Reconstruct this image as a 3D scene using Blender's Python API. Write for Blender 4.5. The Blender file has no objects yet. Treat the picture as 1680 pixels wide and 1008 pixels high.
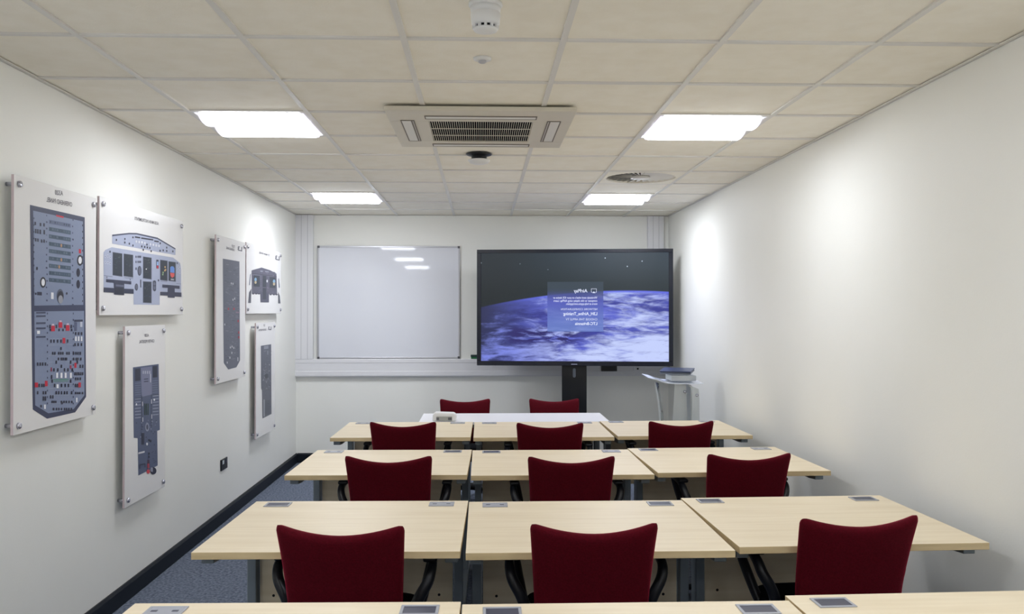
import bpy, math, random
from mathutils import Vector, Matrix
PI=math.pi
C=bpy.context.scene.collection
# ------------------------------------------------------------------ measured frame of the room
F=1420.; YAW=.0349; PIT=.0061
CX=-.0073; CAMZ=1.581; CEIL=2.602; Y0=3.2436
XL,XR,YB,YF=-1.958,1.985,9.182,-3.35
def ray(px,py):
    u,v=(px-840)/F,(py-504)/F
    d=[u,1,-v]
    c,s=math.cos(PIT),math.sin(PIT); d=[d[0],c*d[1]-s*d[2],s*d[1]+c*d[2]]
    c,s=math.cos(YAW),math.sin(YAW); return Vector((c*d[0]+s*d[1],-s*d[0]+c*d[1],d[2]))
O=Vector((CX,0,CAMZ))
def onx(px,py,x):
    d=ray(px,py); p=O+d*((x-O.x)/d.x); return p.y,p.z

# ------------------------------------------------------------------ materials
def lin(c):
    c=c/255.; return c/12.92 if c<=.04045 else ((c+.055)/1.055)**2.4
def col(r,g,b): return (lin(r),lin(g),lin(b),1)
def mat(name,rgb,rough=.5,metal=0,spec=.5,**k):
    m=bpy.data.materials.new(name); m.use_nodes=True
    b=m.node_tree.nodes['Principled BSDF']
    b.inputs['Base Color'].default_value=col(*rgb); b.inputs['Roughness'].default_value=rough
    b.inputs['Metallic'].default_value=metal; b.inputs['Specular IOR Level'].default_value=spec
    for kk,v in k.items(): b.inputs[kk.replace('_',' ')].default_value=v
    return m
def N(m,t,**k):
    n=m.node_tree.nodes.new(t)
    for kk,v in k.items(): setattr(n,kk,v)
    return n
def L(m,a,b): m.node_tree.links.new(a,b)
def bsdf(m): return m.node_tree.nodes['Principled BSDF']
def noisy(m,rgb1,rgb2,scale=(1,1,1),nscale=5,detail=4,bump=0,bscale=None,lo=.35,hi=.65):
    tc=N(m,'ShaderNodeTexCoord'); mp=N(m,'ShaderNodeMapping'); mp.inputs['Scale'].default_value=scale
    L(m,tc.outputs['Object'],mp.inputs['Vector'])
    n=N(m,'ShaderNodeTexNoise'); n.inputs['Scale'].default_value=nscale; n.inputs['Detail'].default_value=detail
    L(m,mp.outputs['Vector'],n.inputs['Vector'])
    r=N(m,'ShaderNodeValToRGB'); r.color_ramp.elements[0].position=lo; r.color_ramp.elements[1].position=hi
    r.color_ramp.elements[0].color=col(*rgb1); r.color_ramp.elements[1].color=col(*rgb2)
    L(m,n.outputs['Fac'],r.inputs['Fac']); L(m,r.outputs['Color'],bsdf(m).inputs['Base Color'])
    if bump:
        n2=N(m,'ShaderNodeTexNoise'); n2.inputs['Scale'].default_value=bscale or nscale*4; n2.inputs['Detail'].default_value=3
        L(m,tc.outputs['Object'],n2.inputs['Vector'])
        bp=N(m,'ShaderNodeBump'); bp.inputs['Strength'].default_value=bump; bp.inputs['Distance'].default_value=.002
        L(m,n2.outputs['Fac'],bp.inputs['Height']); L(m,bp.outputs['Normal'],bsdf(m).inputs['Normal'])
    return m
M={}
M['wall']=noisy(mat('wall_paint',(239,239,235),.55,spec=.3),(238,238,233),(240,240,236),nscale=1.3,bump=.15,bscale=120)
M['tile']=noisy(mat('ceiling_tile',(247,242,231),.9,spec=.1),(245,240,228),(249,245,235),nscale=9,bump=.35,bscale=160)
M['tbar']=mat('grid_white',(226,224,220),.45,spec=.4)
M['carpet']=noisy(mat('carpet',(100,108,125),.95,spec=.05),(82,90,106),(124,132,148),nscale=60,detail=6,bump=.8,bscale=300)
M['skirt']=mat('dark_skirting',(10,19,30),.5,spec=.3)
M['pvc']=mat('white_pvc',(226,226,230),.35)
M['pvcline']=mat('pvc_seam',(176,176,182),.5)
M['wood']=noisy(mat('maple',(222,203,170),.42,spec=.35),(222,206,176),(232,218,191),scale=(1.2,16,16),nscale=2.2,detail=6,lo=.3,hi=.7)
M['woodedgeshade']=noisy(mat('maple_edge_shaded',(205,182,140),.5),(198,176,134),(212,190,148),scale=(2,20,20),nscale=2,detail=4)  # desktop edge band, its shaded look painted in as a darker maple
M['steel']=mat('grey_steel',(128,138,146),.4,metal=.3)
M['port']=mat('grey_plastic',(158,160,168),.4)
M['portdark']=mat('dark_plastic',(52,54,74),.35)
M['black']=mat('black_plastic',(14,17,24),.38)
M['blackmetal']=mat('black_metal',(10,14,20),.35)
M['red']=mat('red_fabric',(78,5,18),.85,spec=.1,Sheen_Weight=.8,Sheen_Roughness=.3)
bsdf(M['red']).inputs['Sheen Tint'].default_value=col(220,60,90)
noisy(M['red'],(72,4,16),(84,6,22),nscale=180,detail=3,bump=.4,bscale=500)
M['blackfab']=noisy(mat('black_fabric',(16,17,22),.9,spec=.1),(13,14,18),(20,21,27),nscale=180,bump=.3,bscale=500)
M['white']=mat('white_plastic',(232,232,232),.35)
M['whitetop']=mat('white_laminate',(238,238,242),.3)
M['boardsurf']=mat('whiteboard_enamel',(222,224,232),.035,spec=.5)
M['alu']=mat('aluminium',(190,190,196),.35,metal=.6)
M['chrome']=mat('polished_metal',(190,190,200),.22,metal=.9)
M['panel']=mat('white_acrylic',(232,231,231),.25)
M['paneledge']=mat('acrylic_edge',(205,188,192),.4)
M['ink']=mat('grey_ink',(96,94,104),.5)
M['dark']=mat('dark_void',(10,12,16),.8)
M['grilldark']=mat('grille_void',(8,11,20),.95,spec=.05)
M['accream']=mat('cream_plastic',(216,210,196),.45)
M['green']=mat('green_felt',(36,112,66),.8)
M['greendark']=mat('dark_green_plastic',(40,62,60),.5)
def emis(name,rgb,s):
    m=bpy.data.materials.new(name); m.use_nodes=True; nt=m.node_tree; nt.nodes.clear()
    e=nt.nodes.new('ShaderNodeEmission'); o=nt.nodes.new('ShaderNodeOutputMaterial')
    e.inputs[0].default_value=col(*rgb); e.inputs[1].default_value=s; nt.links.new(e.outputs[0],o.inputs[0]); return m
LAMP=20.0
LC=(244,248,255)
M['lamp']=emis('lamp_diffuser',LC,LAMP*.82)
LAMPS=[M['lamp'],emis('lamp_far',LC,LAMP*1.4),emis('lamp_rear',LC,LAMP*1.12),emis('lamp_rear_far',LC,LAMP*1.1)]
M['lampend']=emis('lamp_end',(245,240,255),1.2)
M['txt']=emis('screen_text',(225,232,255),1.0)
def glass(name,rgb,rough,tr=1.0,alpha=1):
    m=mat(name,rgb,rough); b=bsdf(m); b.inputs['Transmission Weight'].default_value=tr; b.inputs['IOR'].default_value=1.3
    return m
M['acryl']=glass('clear_acrylic',(235,240,240),.03)
M['frost']=glass('frosted_acrylic',(228,232,232),.4,.6)

# ------------------------------------------------------------------ mesh helpers
class MB:
    def __init__(s): s.v=[];s.f=[];s.m=[];s.sm=[]
    def add(s,vs,fs,mi=0,smooth=False):
        b=len(s.v); s.v+= [tuple(v) for v in vs]; s.f+= [tuple(b+i for i in f) for f in fs]; s.m+=[mi]*len(fs); s.sm+=[smooth]*len(fs); return s
    def box(s,x0,x1,y0,y1,z0,z1,mi=0,T=None):
        vs=[Vector((x,y,z)) for x in(x0,x1) for y in(y0,y1) for z in(z0,z1)]
        if T: vs=[T@v for v in vs]
        return s.add(vs,[(0,1,3,2),(4,6,7,5),(0,4,5,1),(2,3,7,6),(0,2,6,4),(1,5,7,3)],mi)
    def prism(s,poly,axis,a,b,mi=0):
        # poly: 2D points; axis 'x','y','z' = extrusion direction
        n=len(poly)
        def P(p,t): return {'x':(t,p[0],p[1]),'y':(p[0],t,p[1]),'z':(p[0],p[1],t)}[axis]
        vs=[P(p,a) for p in poly]+[P(p,b) for p in poly]
        fs=[tuple(range(n)),tuple(range(2*n-1,n-1,-1))]+[(i,(i+1)%n,n+(i+1)%n,n+i) for i in range(n)]
        return s.add(vs,fs,mi)
    def tube(s,path,r,seg=10,mi=0,flat=1,closed=False):
        path=[Vector(p) for p in path]; n=len(path); vs=[];fs=[]
        rr=r if isinstance(r,(list,tuple)) else [r]*n
        up=Vector((1,.01,.02)).normalized()
        for i,p in enumerate(path):
            if closed: t=path[(i+1)%n]-path[i-1]
            else: t=path[min(i+1,n-1)]-path[max(i-1,0)]
            t.normalize(); a=up-up.dot(t)*t
            if a.length<.05: a=Vector((0,1,0))-t.y*t
            a.normalize(); b=t.cross(a)
            for k in range(seg):
                q=2*PI*k/seg; vs.append(p+a*math.cos(q)*rr[i]*flat+b*math.sin(q)*rr[i])
        m=n if closed else n-1
        for i in range(m):
            for k in range(seg):
                j=(i+1)%n; fs.append((i*seg+k,i*seg+(k+1)%seg,j*seg+(k+1)%seg,j*seg+k))
        if not closed: fs+= [tuple(range(seg-1,-1,-1)),tuple((n-1)*seg+k for k in range(seg))]
        return s.add(vs,fs,mi,True)
    def lathe(s,prof,c=(0,0,0),seg=24,mi=0,axis='z',smooth=True):
        vs=[];fs=[];n=len(prof)
        for i in range(seg):
            q=2*PI*i/seg
            for r,h in prof:
                x,y=r*math.cos(q),r*math.sin(q)
                v={'z':(x,y,h),'x':(h,x,y),'y':(x,h,y)}[axis]; vs.append(Vector(v)+Vector(c))
        for i in range(seg):
            for k in range(n-1):
                fs.append((i*n+k,((i+1)%seg)*n+k,((i+1)%seg)*n+k+1,i*n+k+1))
        fs.append(tuple(i*n for i in range(seg))); fs.append(tuple(i*n+n-1 for i in range(seg-1,-1,-1)))
        return s.add(vs,fs,mi,smooth)
    def build(s,name,mats,parent=None,bevel=0,segs=2,sub=0,loc=None):
        me=bpy.data.meshes.new(name); me.from_pydata(s.v,[],s.f)
        if not isinstance(mats,(list,tuple)): mats=[mats]
        for m in mats: me.materials.append(m)
        for p,mi,sm in zip(me.polygons,s.m,s.sm): p.material_index=mi; p.use_smooth=sm
        import bmesh
        bm=bmesh.new(); bm.from_mesh(me); bmesh.ops.recalc_face_normals(bm,faces=bm.faces); bm.to_mesh(me); bm.free()
        me.update()
        o=bpy.data.objects.new(name,me); C.objects.link(o)
        if parent: o.parent=parent
        if loc: o.location=loc
        if bevel:
            b=o.modifiers.new('bevel','BEVEL'); b.width=bevel; b.segments=segs; b.limit_method='ANGLE'; b.angle_limit=math.radians(40)
        if sub:
            b=o.modifiers.new('sub','SUBSURF'); b.levels=sub; b.render_levels=sub
        return o
def tag(o,label,cat,group=None):
    o['label']=label; o['category']=cat
    if group: o['group']=group
    return o
def thing(name,label,cat,loc=(0,0,0),rz=0,group=None):
    o=bpy.data.objects.new(name,None); C.objects.link(o); o.empty_display_size=.1
    o.location=loc; o.rotation_euler=(0,0,rz); return tag(o,label,cat,group)
def struct(o): o['kind']='structure'; return o
def dup(root,loc,rz,label,group=None):
    r=root.copy(); C.objects.link(r); r.location=loc; r.rotation_euler=(0,0,rz); r['label']=label
    if group: r['group']=group
    for ch in list(root.children):
        c=ch.copy(); C.objects.link(c); c.parent=r
        for g in ch.children:
            d=g.copy(); C.objects.link(d); d.parent=c
    return r
def text_shape(body,bold=0):
    cu=bpy.data.curves.new('t','FONT'); cu.body=body; cu.size=1; cu.offset=bold; cu.resolution_u=3
    ob=bpy.data.objects.new('t',cu); C.objects.link(ob); bpy.context.view_layer.update()
    me=bpy.data.meshes.new_from_object(ob.evaluated_get(bpy.context.evaluated_depsgraph_get()))
    vs=[(v.co.x,v.co.y) for v in me.vertices]; fs=[tuple(p.vertices) for p in me.polygons]
    bpy.data.objects.remove(ob); bpy.data.meshes.remove(me); bpy.data.curves.remove(cu)
    x0=min(v[0] for v in vs);x1=max(v[0] for v in vs)
    return [(v[0]-x0,v[1]) for v in vs],fs,x1-x0

# ================================================================== ROOM
GX=[XL,-1.5,-.9,-.3,.3,.9,1.5,XR]
ys=[Y0+.6*k for k in range(-20,20)]
GY=[YF]+[y for y in ys if YF+.05<y<YB-.05]+[YB]
mb=MB(); mb.box(XL,XR,YF,YB,-.1,0); struct(mb.build('floor',M['carpet']))
for nm,a in (('wall_left',(XL-.12,XL,YF-.12,YB+.12,-.1,CEIL+.3)),('wall_right',(XR,XR+.12,YF-.12,YB+.12,-.1,CEIL+.3)),
             ('wall_back',(XL,XR,YB,YB+.12,-.1,CEIL+.3)),('wall_front',(XL,XR,YF-.12,YF,-.1,CEIL+.3))):
    struct(MB().box(*a).build(nm,M['wall']))
# ceiling: lay-in tiles, left out where a lamp or the round diffuser replaces one
def iy(y): return min(range(len(GY)),key=lambda i:abs(GY[i]-y))
lamprows=[Y0+.6*2,Y0+.6*7,Y0-.6*3,Y0-.6*8]
holes=set()
for y in lamprows:
    for xi in (1,5): holes.add((xi,iy(y)))
holes.add((5,iy(Y0+.6*5)))
mb=MB(); TZ=CEIL+.008
for i in range(len(GX)-1):
    for j in range(len(GY)-1):
        if (i,j) in holes: continue
        mb.box(GX[i]+.004,GX[i+1]-.004,GY[j]+.004,GY[j+1]-.004,TZ,TZ+.015)
struct(mb.build('ceiling',M['tile'],bevel=.003,segs=1))
struct(MB().box(XL,XR,YF,YB,CEIL+.2,CEIL+.3).build('ceiling',M['dark']))
mb=MB()
for x in GX[1:-1]: mb.box(x-.012,x+.012,YF,YB,CEIL,TZ+.012)
for i in range(len(GX)-1):
    a=GX[i]+(.012 if i else 0); b=GX[i+1]-(.012 if i<len(GX)-2 else 0)
    for y in GY[1:-1]: mb.box(a,b,y-.012,y+.012,CEIL+.0006,TZ+.012)
struct(mb.build('trim_1',M['tbar']))
mb=MB(); w=.02
mb.box(XL,XL+w,YF,YB,CEIL,CEIL+.004).box(XR-w,XR,YF,YB,CEIL,CEIL+.004).box(XL+w,XR-w,YB-w,YB,CEIL,CEIL+.004).box(XL+w,XR-w,YF,YF+w,CEIL,CEIL+.004)
mb.box(XL,XL+.002,YF,YB,CEIL,CEIL+.02).box(XR-.002,XR,YF,YB,CEIL,CEIL+.02)
struct(mb.build('trim_2',M['tbar']))
def skirting(name,poly,axis,a,b): struct(MB().prism(poly,axis,a,b).build(name,M['skirt']))
skirting('baseboard_left',[(XL,0),(XL+.016,0),(XL+.016,.085),(XL+.008,.1),(XL,.1)],'y',YF,YB)
skirting('baseboard_right',[(XR,0),(XR-.016,0),(XR-.016,.085),(XR-.008,.1),(XR,.1)],'y',YF,YB)
skirting('baseboard_back',[(YB,0),(YB-.016,0),(YB-.016,.085),(YB-.008,.1),(YB,.1)],'x',XL+.016,XR-.016)
skirting('baseboard_front',[(YF,0),(YF+.016,0),(YF+.016,.085),(YF+.008,.1),(YF,.1)],'x',XL+.016,XR-.016)

# dado trunking on the back wall and the two risers
D0,D1,DY=.905,1.09,.052
t=MB().prism([(YB,D0),(YB-DY+.006,D0),(YB-DY,D0+.012),(YB-DY,D0+.055),(YB-DY+.004,D0+.059),(YB-DY+.004,D1-.043),(YB-DY,D1-.039),(YB-DY,D1-.008),(YB-DY+.008,D1),(YB,D1)],'x',XL,1.96)
o=t.build('trim_3',M['pvc']); struct(o)
for i,(a,b) in enumerate(((XL,-1.775),(1.757,1.925))):
    mb=MB().box(a,b,YB-DY,YB,D1,CEIL)
    mb.box(a+(b-a)*.32,a+(b-a)*.32+.004,YB-DY-.001,YB-DY+.001,D1,CEIL,1).box(a+(b-a)*.68,a+(b-a)*.68+.004,YB-DY-.001,YB-DY+.001,D1,CEIL,1)
    struct(mb.build('trim_%d'%(4+i),[M['pvc'],M['pvcline']],bevel=.002))

# ================================================================== CEILING FITTINGS
def make_lamp(label,lm):
    t=thing('ceiling_light',label,'light',(0,0,0),0,'recessed ceiling lights')
    h=.288; mb=MB()
    for a in((-h,h,-h,-h+.010),(-h,h,h-.010,h),(-h,-h+.010,-h+.010,h-.010),(h-.010,h,-h+.010,h-.010)): mb.box(*a,0,.06)
    mb.box(-h,h,-h,h,.06,.07)
    mb.build('housing',M['white'],t)
    n=16; X=h-.030
    for cy in(-.138,.138):
        pr=[(cy-.135*math.cos(PI*i/n),.030-.064*math.sin(PI*i/n)**.75) for i in range(n+1)]
        vs=[];fs=[]
        for y,z in pr: vs+=[(-X,y,z),(X,y,z)]
        for i in range(n): fs.append((2*i,2*i+2,2*i+3,2*i+1))
        m=MB(); m.add(vs,fs,0,True); b=m.build('diffuser',lm,t)
        for sx in(-1,1):
            a,c=sx*X,sx*(X+.006)
            MB().prism(pr,'x',min(a,c)+(.0003 if sx>0 else 0),max(a,c)-(.0003 if sx<0 else 0)).build('end_cap',M['lampend'],b)
    return t
lamplab={(0,0):'bright recessed square ceiling light, nearer one on the left side',(0,1):'bright recessed square ceiling light, nearer one on the right side, above the grille diffuser',
 (1,0):'small bright recessed ceiling light far left, above the whiteboard',(1,1):'small bright recessed ceiling light far right, above the television'}
first=None
for j,y in enumerate(lamprows):
    for i,x in enumerate((-1.2,1.2)):
        lab=lamplab.get((j,i),'recessed ceiling light behind the camera, %s side, %s'%('left' if i==0 else 'right','just overhead' if j==2 else 'at the far rear'))
        if i==0: first=make_lamp(lab,LAMPS[j]); first.location=(x,y+.3,CEIL)
        else: dup(first,(x,y+.3,CEIL),0,lab)

# air-conditioning cassette
ac=thing('ceiling_air_conditioner','square cream ceiling air conditioner cassette with dark slatted grille','air conditioner',(-.012,4.735,CEIL))
W=.475; T0=-.028
def ring(x0,x1,y0,y1,X0,X1,Y0_,Y1,z0,z1,mb,mi=0):
    mb.box(x0,x1,y0,Y0_,z0,z1,mi).box(x0,x1,Y1,y1,z0,z1,mi).box(x0,X0,Y0_,Y1,z0,z1,mi).box(X1,x1,Y0_,Y1,z0,z1,mi)
g=.272; gy0,gy1=-.225,.30
mb=MB(); ring(-W,W,-W,W,-g,g,gy0,gy1,T0,-.006,mb); mb.box(-W+.02,W-.02,-W+.02,W-.02,-.006,0)
mb.build('panel',M['accream'],ac,bevel=.006)
mb=MB().box(-g,g,gy0,gy1,T0+.0065,-.0062,1)
nb=46
for i in range(nb+1):
    x=-g+.004+(2*g-.008)*i/nb; mb.box(x-.0013,x+.0013,gy0,gy1,T0+.001,T0+.0064)
for k in(1,2):
    y=gy0+(gy1-gy0)*k/3; mb.box(-g,g,y-.005,y+.005,T0-.0005,T0+.0015)
mb.build('grille',[M['accream'],M['grilldark']],ac)
for nm,(x0,x1,y0,y1) in {'a':(-.28,.28,-.355,-.30),'b':(-.28,.28,.37,.425),'c':(-.41,-.35,-.25,.27),'d':(.35,.41,-.25,.27)}.items():
    v=MB(); ring(x0-.006,x1+.006,y0-.006,y1+.006,x0,x1,y0,y1,T0-.0035,T0-.0002,v,1)
    v.box(x0,x1,y0,y1,T0-.0025,T0-.0002)
    if nm in 'ab': v.box(x0,x1,y0,y0+.006,T0-.003,T0-.0026,1)
    elif nm=='c': v.box(x1-.012,x1-.004,y0,y1,T0-.004,T0-.0026,1)
    else: v.box(x0+.004,x0+.012,y0,y1,T0-.004,T0-.0026,1)
    v.build('louvre',[M['tbar'],mat('louvre_gap',(120,112,104),.6)],ac)

# smoke detector, small disc, black and white sensor
sd=thing('smoke_detector','white round smoke detector sounder, topmost fitting on the ceiling','smoke detector',(.005,2.875,TZ))
MB().lathe([(.0,0),(.056,0),(.057,-.008),(.053,-.014)],seg=32).build('base',M['white'],sd)
MB().lathe([(.0,-.014),(.051,-.014),(.050,-.028),(.0465,-.030),(.0465,-.034),(.050,-.036),(.047,-.070),(.044,-.076),(.0,-.076)],seg=32).build('body',M['white'],sd)
MB().lathe([(.0,-.076),(.036,-.076),(.034,-.086),(.0,-.086)],seg=24).build('sensing_chamber',M['dark'],sd)
mb=MB()
for i in range(12):
    a=2*PI*i/12; T=Matrix.Rotation(a,4,'Z'); mb.box(.036,.044,-.0045,.0045,-.086,-.076,T=T)
mb.lathe([(.0,-.086),(.043,-.086),(.038,-.093),(.02,-.098),(.0,-.099)],seg=32)
mb.build('cap',M['white'],sd)
cs=thing('ceiling_sensor','small flat white ceiling sensor disc behind the smoke detector','sensor',(-.005,3.495,TZ))
MB().lathe([(0,0),(.037,0),(.036,-.008),(.026,-.012),(0,-.012)],seg=32).build('rim',M['white'],cs)
MB().lathe([(0,-.012),(.016,-.012),(.0165,-.018),(.010,-.022),(0,-.023)],seg=24).build('lens',M['alu'],cs)
pc=thing('ceiling_presence_detector','black and white dome detector hanging just beyond the air conditioner','detector',(-.025,5.59,CEIL))
MB().lathe([(0,0),(.085,0),(.078,-.006),(.052,-.014),(.048,-.026),(.066,-.036),(0,-.036)],seg=32).build('mount',M['black'],pc)
MB().lathe([(0,-.036),(.069,-.036),(.072,-.041),(.060,-.056),(.035,-.064),(0,-.066)],seg=32).build('dome',M['white'],pc)

# swirl diffuser
sw=thing('swirl_air_vent','round swirl air diffuser with radial blades in the right-hand ceiling','air vent',(1.2,Y0+.6*5.5,CEIL))
R=.262; n=48; vs=[];fs=[]; h=.286
for i in range(n):
    q=2*PI*i/n; c,s=math.cos(q),math.sin(q); k=h/max(abs(c),abs(s))
    vs+=[(R*c,R*s,0),(k*c,k*s,0),(R*c,R*s,.03),(k*c,k*s,.006)]
for i in range(n):
    j=(i+1)%n; fs+=[(4*i,4*j,4*j+1,4*i+1),(4*i,4*i+2,4*j+2,4*j),(4*i+1,4*j+1,4*j+3,4*i+3)]
MB().add(vs,fs).build('face_plate',M['tile'],sw)
MB().box(-h,h,-h,h,.075,.08).build('backing',M['grilldark'],sw)
MB().lathe([(0,-.002),(.075,-.002),(.07,.012),(0,.012)],seg=32).build('hub',M['tbar'],sw)
mb=MB(); nv=30
for i in range(nv):
    T=Matrix.Rotation(2*PI*i/nv,4,'Z')@Matrix.Translation((0,0,.014))
    w0,w1=.010,.030; tl=math.radians(-15)
    def P(x,wd,t): return T@Vector((x,wd*math.cos(tl)-t*math.sin(tl),wd*math.sin(tl)+t*math.cos(tl)))
    pts=[P(x,sg*wd,t) for x,wd in((.07,w0*.55),(R,w1*.62)) for sg in(-1,1) for t in(-.001,.001)]
    mb.add(pts,[(0,1,3,2),(4,6,7,5),(0,4,5,1),(2,3,7,6),(0,2,6,4),(1,5,7,3)])
mb.build('swirl_blades',M['tbar'],sw)

# ================================================================== DESKS
DW,DD,DZ=.962,.83,.73; TT=.026
def make_leg(sx,DW):
    m=MB(); x0,x1=(.012,.058) if sx<0 else (DW-.058,DW-.012)
    m.prism([(.07,DZ-TT),(.07,DZ-TT-.034),(.16,DZ-TT-.042),(.62,DZ-TT-.05),(.74,DZ-TT-.05),(.74,DZ-TT)],'x',x0,x1)
    m.box(x0+.004,x1-.004,.63,.71,.045,DZ-TT-.045)
    m.prism([(.12,.0),(.12,.028),(.60,.05),(.78,.05),(.80,.03),(.80,0)],'x',x0,x1)
    return m
def port(cx,dark,parent):
    fr=MB(); x0,x1,y0,y1=cx-.055,cx+.055,DD-.115,DD-.035
    ring(x0,x1,y0,y1,x0+.009,x1-.009,y0+.010,y1-.010,DZ,DZ+.0035,fr)
    if not dark: fr.box(x0+.009,x1-.009,y0+.010,y1-.010,DZ,DZ+.003)
    f=fr.build('cable_port',M['port'],parent,bevel=.001,segs=1)
    if dark: MB().box(x0+.009,x1-.009,y0+.010,y1-.010,DZ,DZ+.0012).build('port_opening',M['portdark'],f)
    else:
        for s in(-1,1): MB().box(cx+s*.03-.009,cx+s*.03+.009,DD-.081,DD-.069,DZ+.003,DZ+.0036).build('finger_slot',M['portdark'],f)
def make_desk(label,loc,rz,ports,DW):
    t=thing('desk',label,'desk',loc,rz,'maple classroom desks')
    mb=MB().box(0,DW,0,DD,DZ-TT,DZ)
    for i in range(len(mb.m)):
        mb.m[i]=0 if i==5 else (1 if i!=4 else 0)
    mb.build('desktop',[M['wood'],M['woodedgeshade']],t,bevel=.0015,segs=2)
    for sx in(-1,1): make_leg(sx,DW).build('leg',M['steel'],t,bevel=.003)
    mb=MB().box(.062,DW-.062,.665,.683,.27,DZ-TT-.004)
    for x in(.12,DW-.12):
        for z in(.36,.62): mb.lathe([(0,.664),(.006,.664),(.006,.6652),(0,.6652)],(x,0,z),10,1,'y')
    mb.build('modesty_panel',[M['wood'],M['dark']],t)
    port(.115,ports[0],t); port(DW-.115,ports[1],t)
    return t

rows={ # front y, port pattern
 'n':(1.70,[(0,1),(1,1),(1,1)],'nearest row, cut off by the photo edge'),
 'b':(3.065,[(1,0),(0,1),(1,1)],'second row from the camera'),
 'c':(4.515,[(0,1),(1,0),(1,0)],'third row from the camera'),
 'd':(5.885,[(0,0),(0,0),(0,0)],'farthest row before the white table')}
for k,(fy,pp,rn) in rows.items():
    for i,(ps,pn) in enumerate(zip(pp,('left','middle','right'))):
        lab='%s of three light maple desks in the %s'%(pn,rn)
        if i==0: W_=.952; rz=math.radians(-1.1); loc=(-1.036,fy+.042,0)
        elif i==1: W_=.962; rz=0; loc=(-.064,fy,0)
        else: W_=.94; rz=math.radians(1.6); loc=(.926,fy+.045,0)
        if k=='d' and i!=1: loc=(loc[0],loc[1]-.015,0); rz*=.5
        make_desk(lab,loc,rz,ps,W_)

# white table
wt=thing('white_table','plain white table behind the farthest desk row','table',(.25,7.08,0))
MB().box(-.75,.75,-.295,.285,.70,.722).build('tabletop',M['whitetop'],wt,bevel=.002)
mb=MB(); ring(-.70,.70,-.25,.24,-.675,.675,-.225,.215,.672,.70,mb); mb.build('apron',M['steel'],wt)
for sx in(-1,1):
    for sy in(-1,1): MB().box(sx*.725-.016,sx*.725+.016,sy*.24-.018,sy*.24+.018,0,.70).build('leg',M['steel'],wt,bevel=.003)
dv=thing('desktop_device','small white rounded device with grey front face on the white table','device',(-.30,6.865,.722),math.radians(-2))
MB().prism([(-.095,0),(.095,0),(.095,.045),(.075,.066),(-.07,.070),(-.092,.055)],'y',-.045,.05).build('body',M['white'],dv,bevel=.012,segs=3)
MB().box(-.062,.062,-.0475,-.045,.006,.040).build('front_face',mat('pale_grey',(170,172,168),.4),dv)
for a,b in((-.062,-.040),(.030,.058)): MB().box(a,b,-.0490,-.0476,.012,.032).build('button',mat('mid_grey',(96,98,102),.4),dv)

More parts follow.
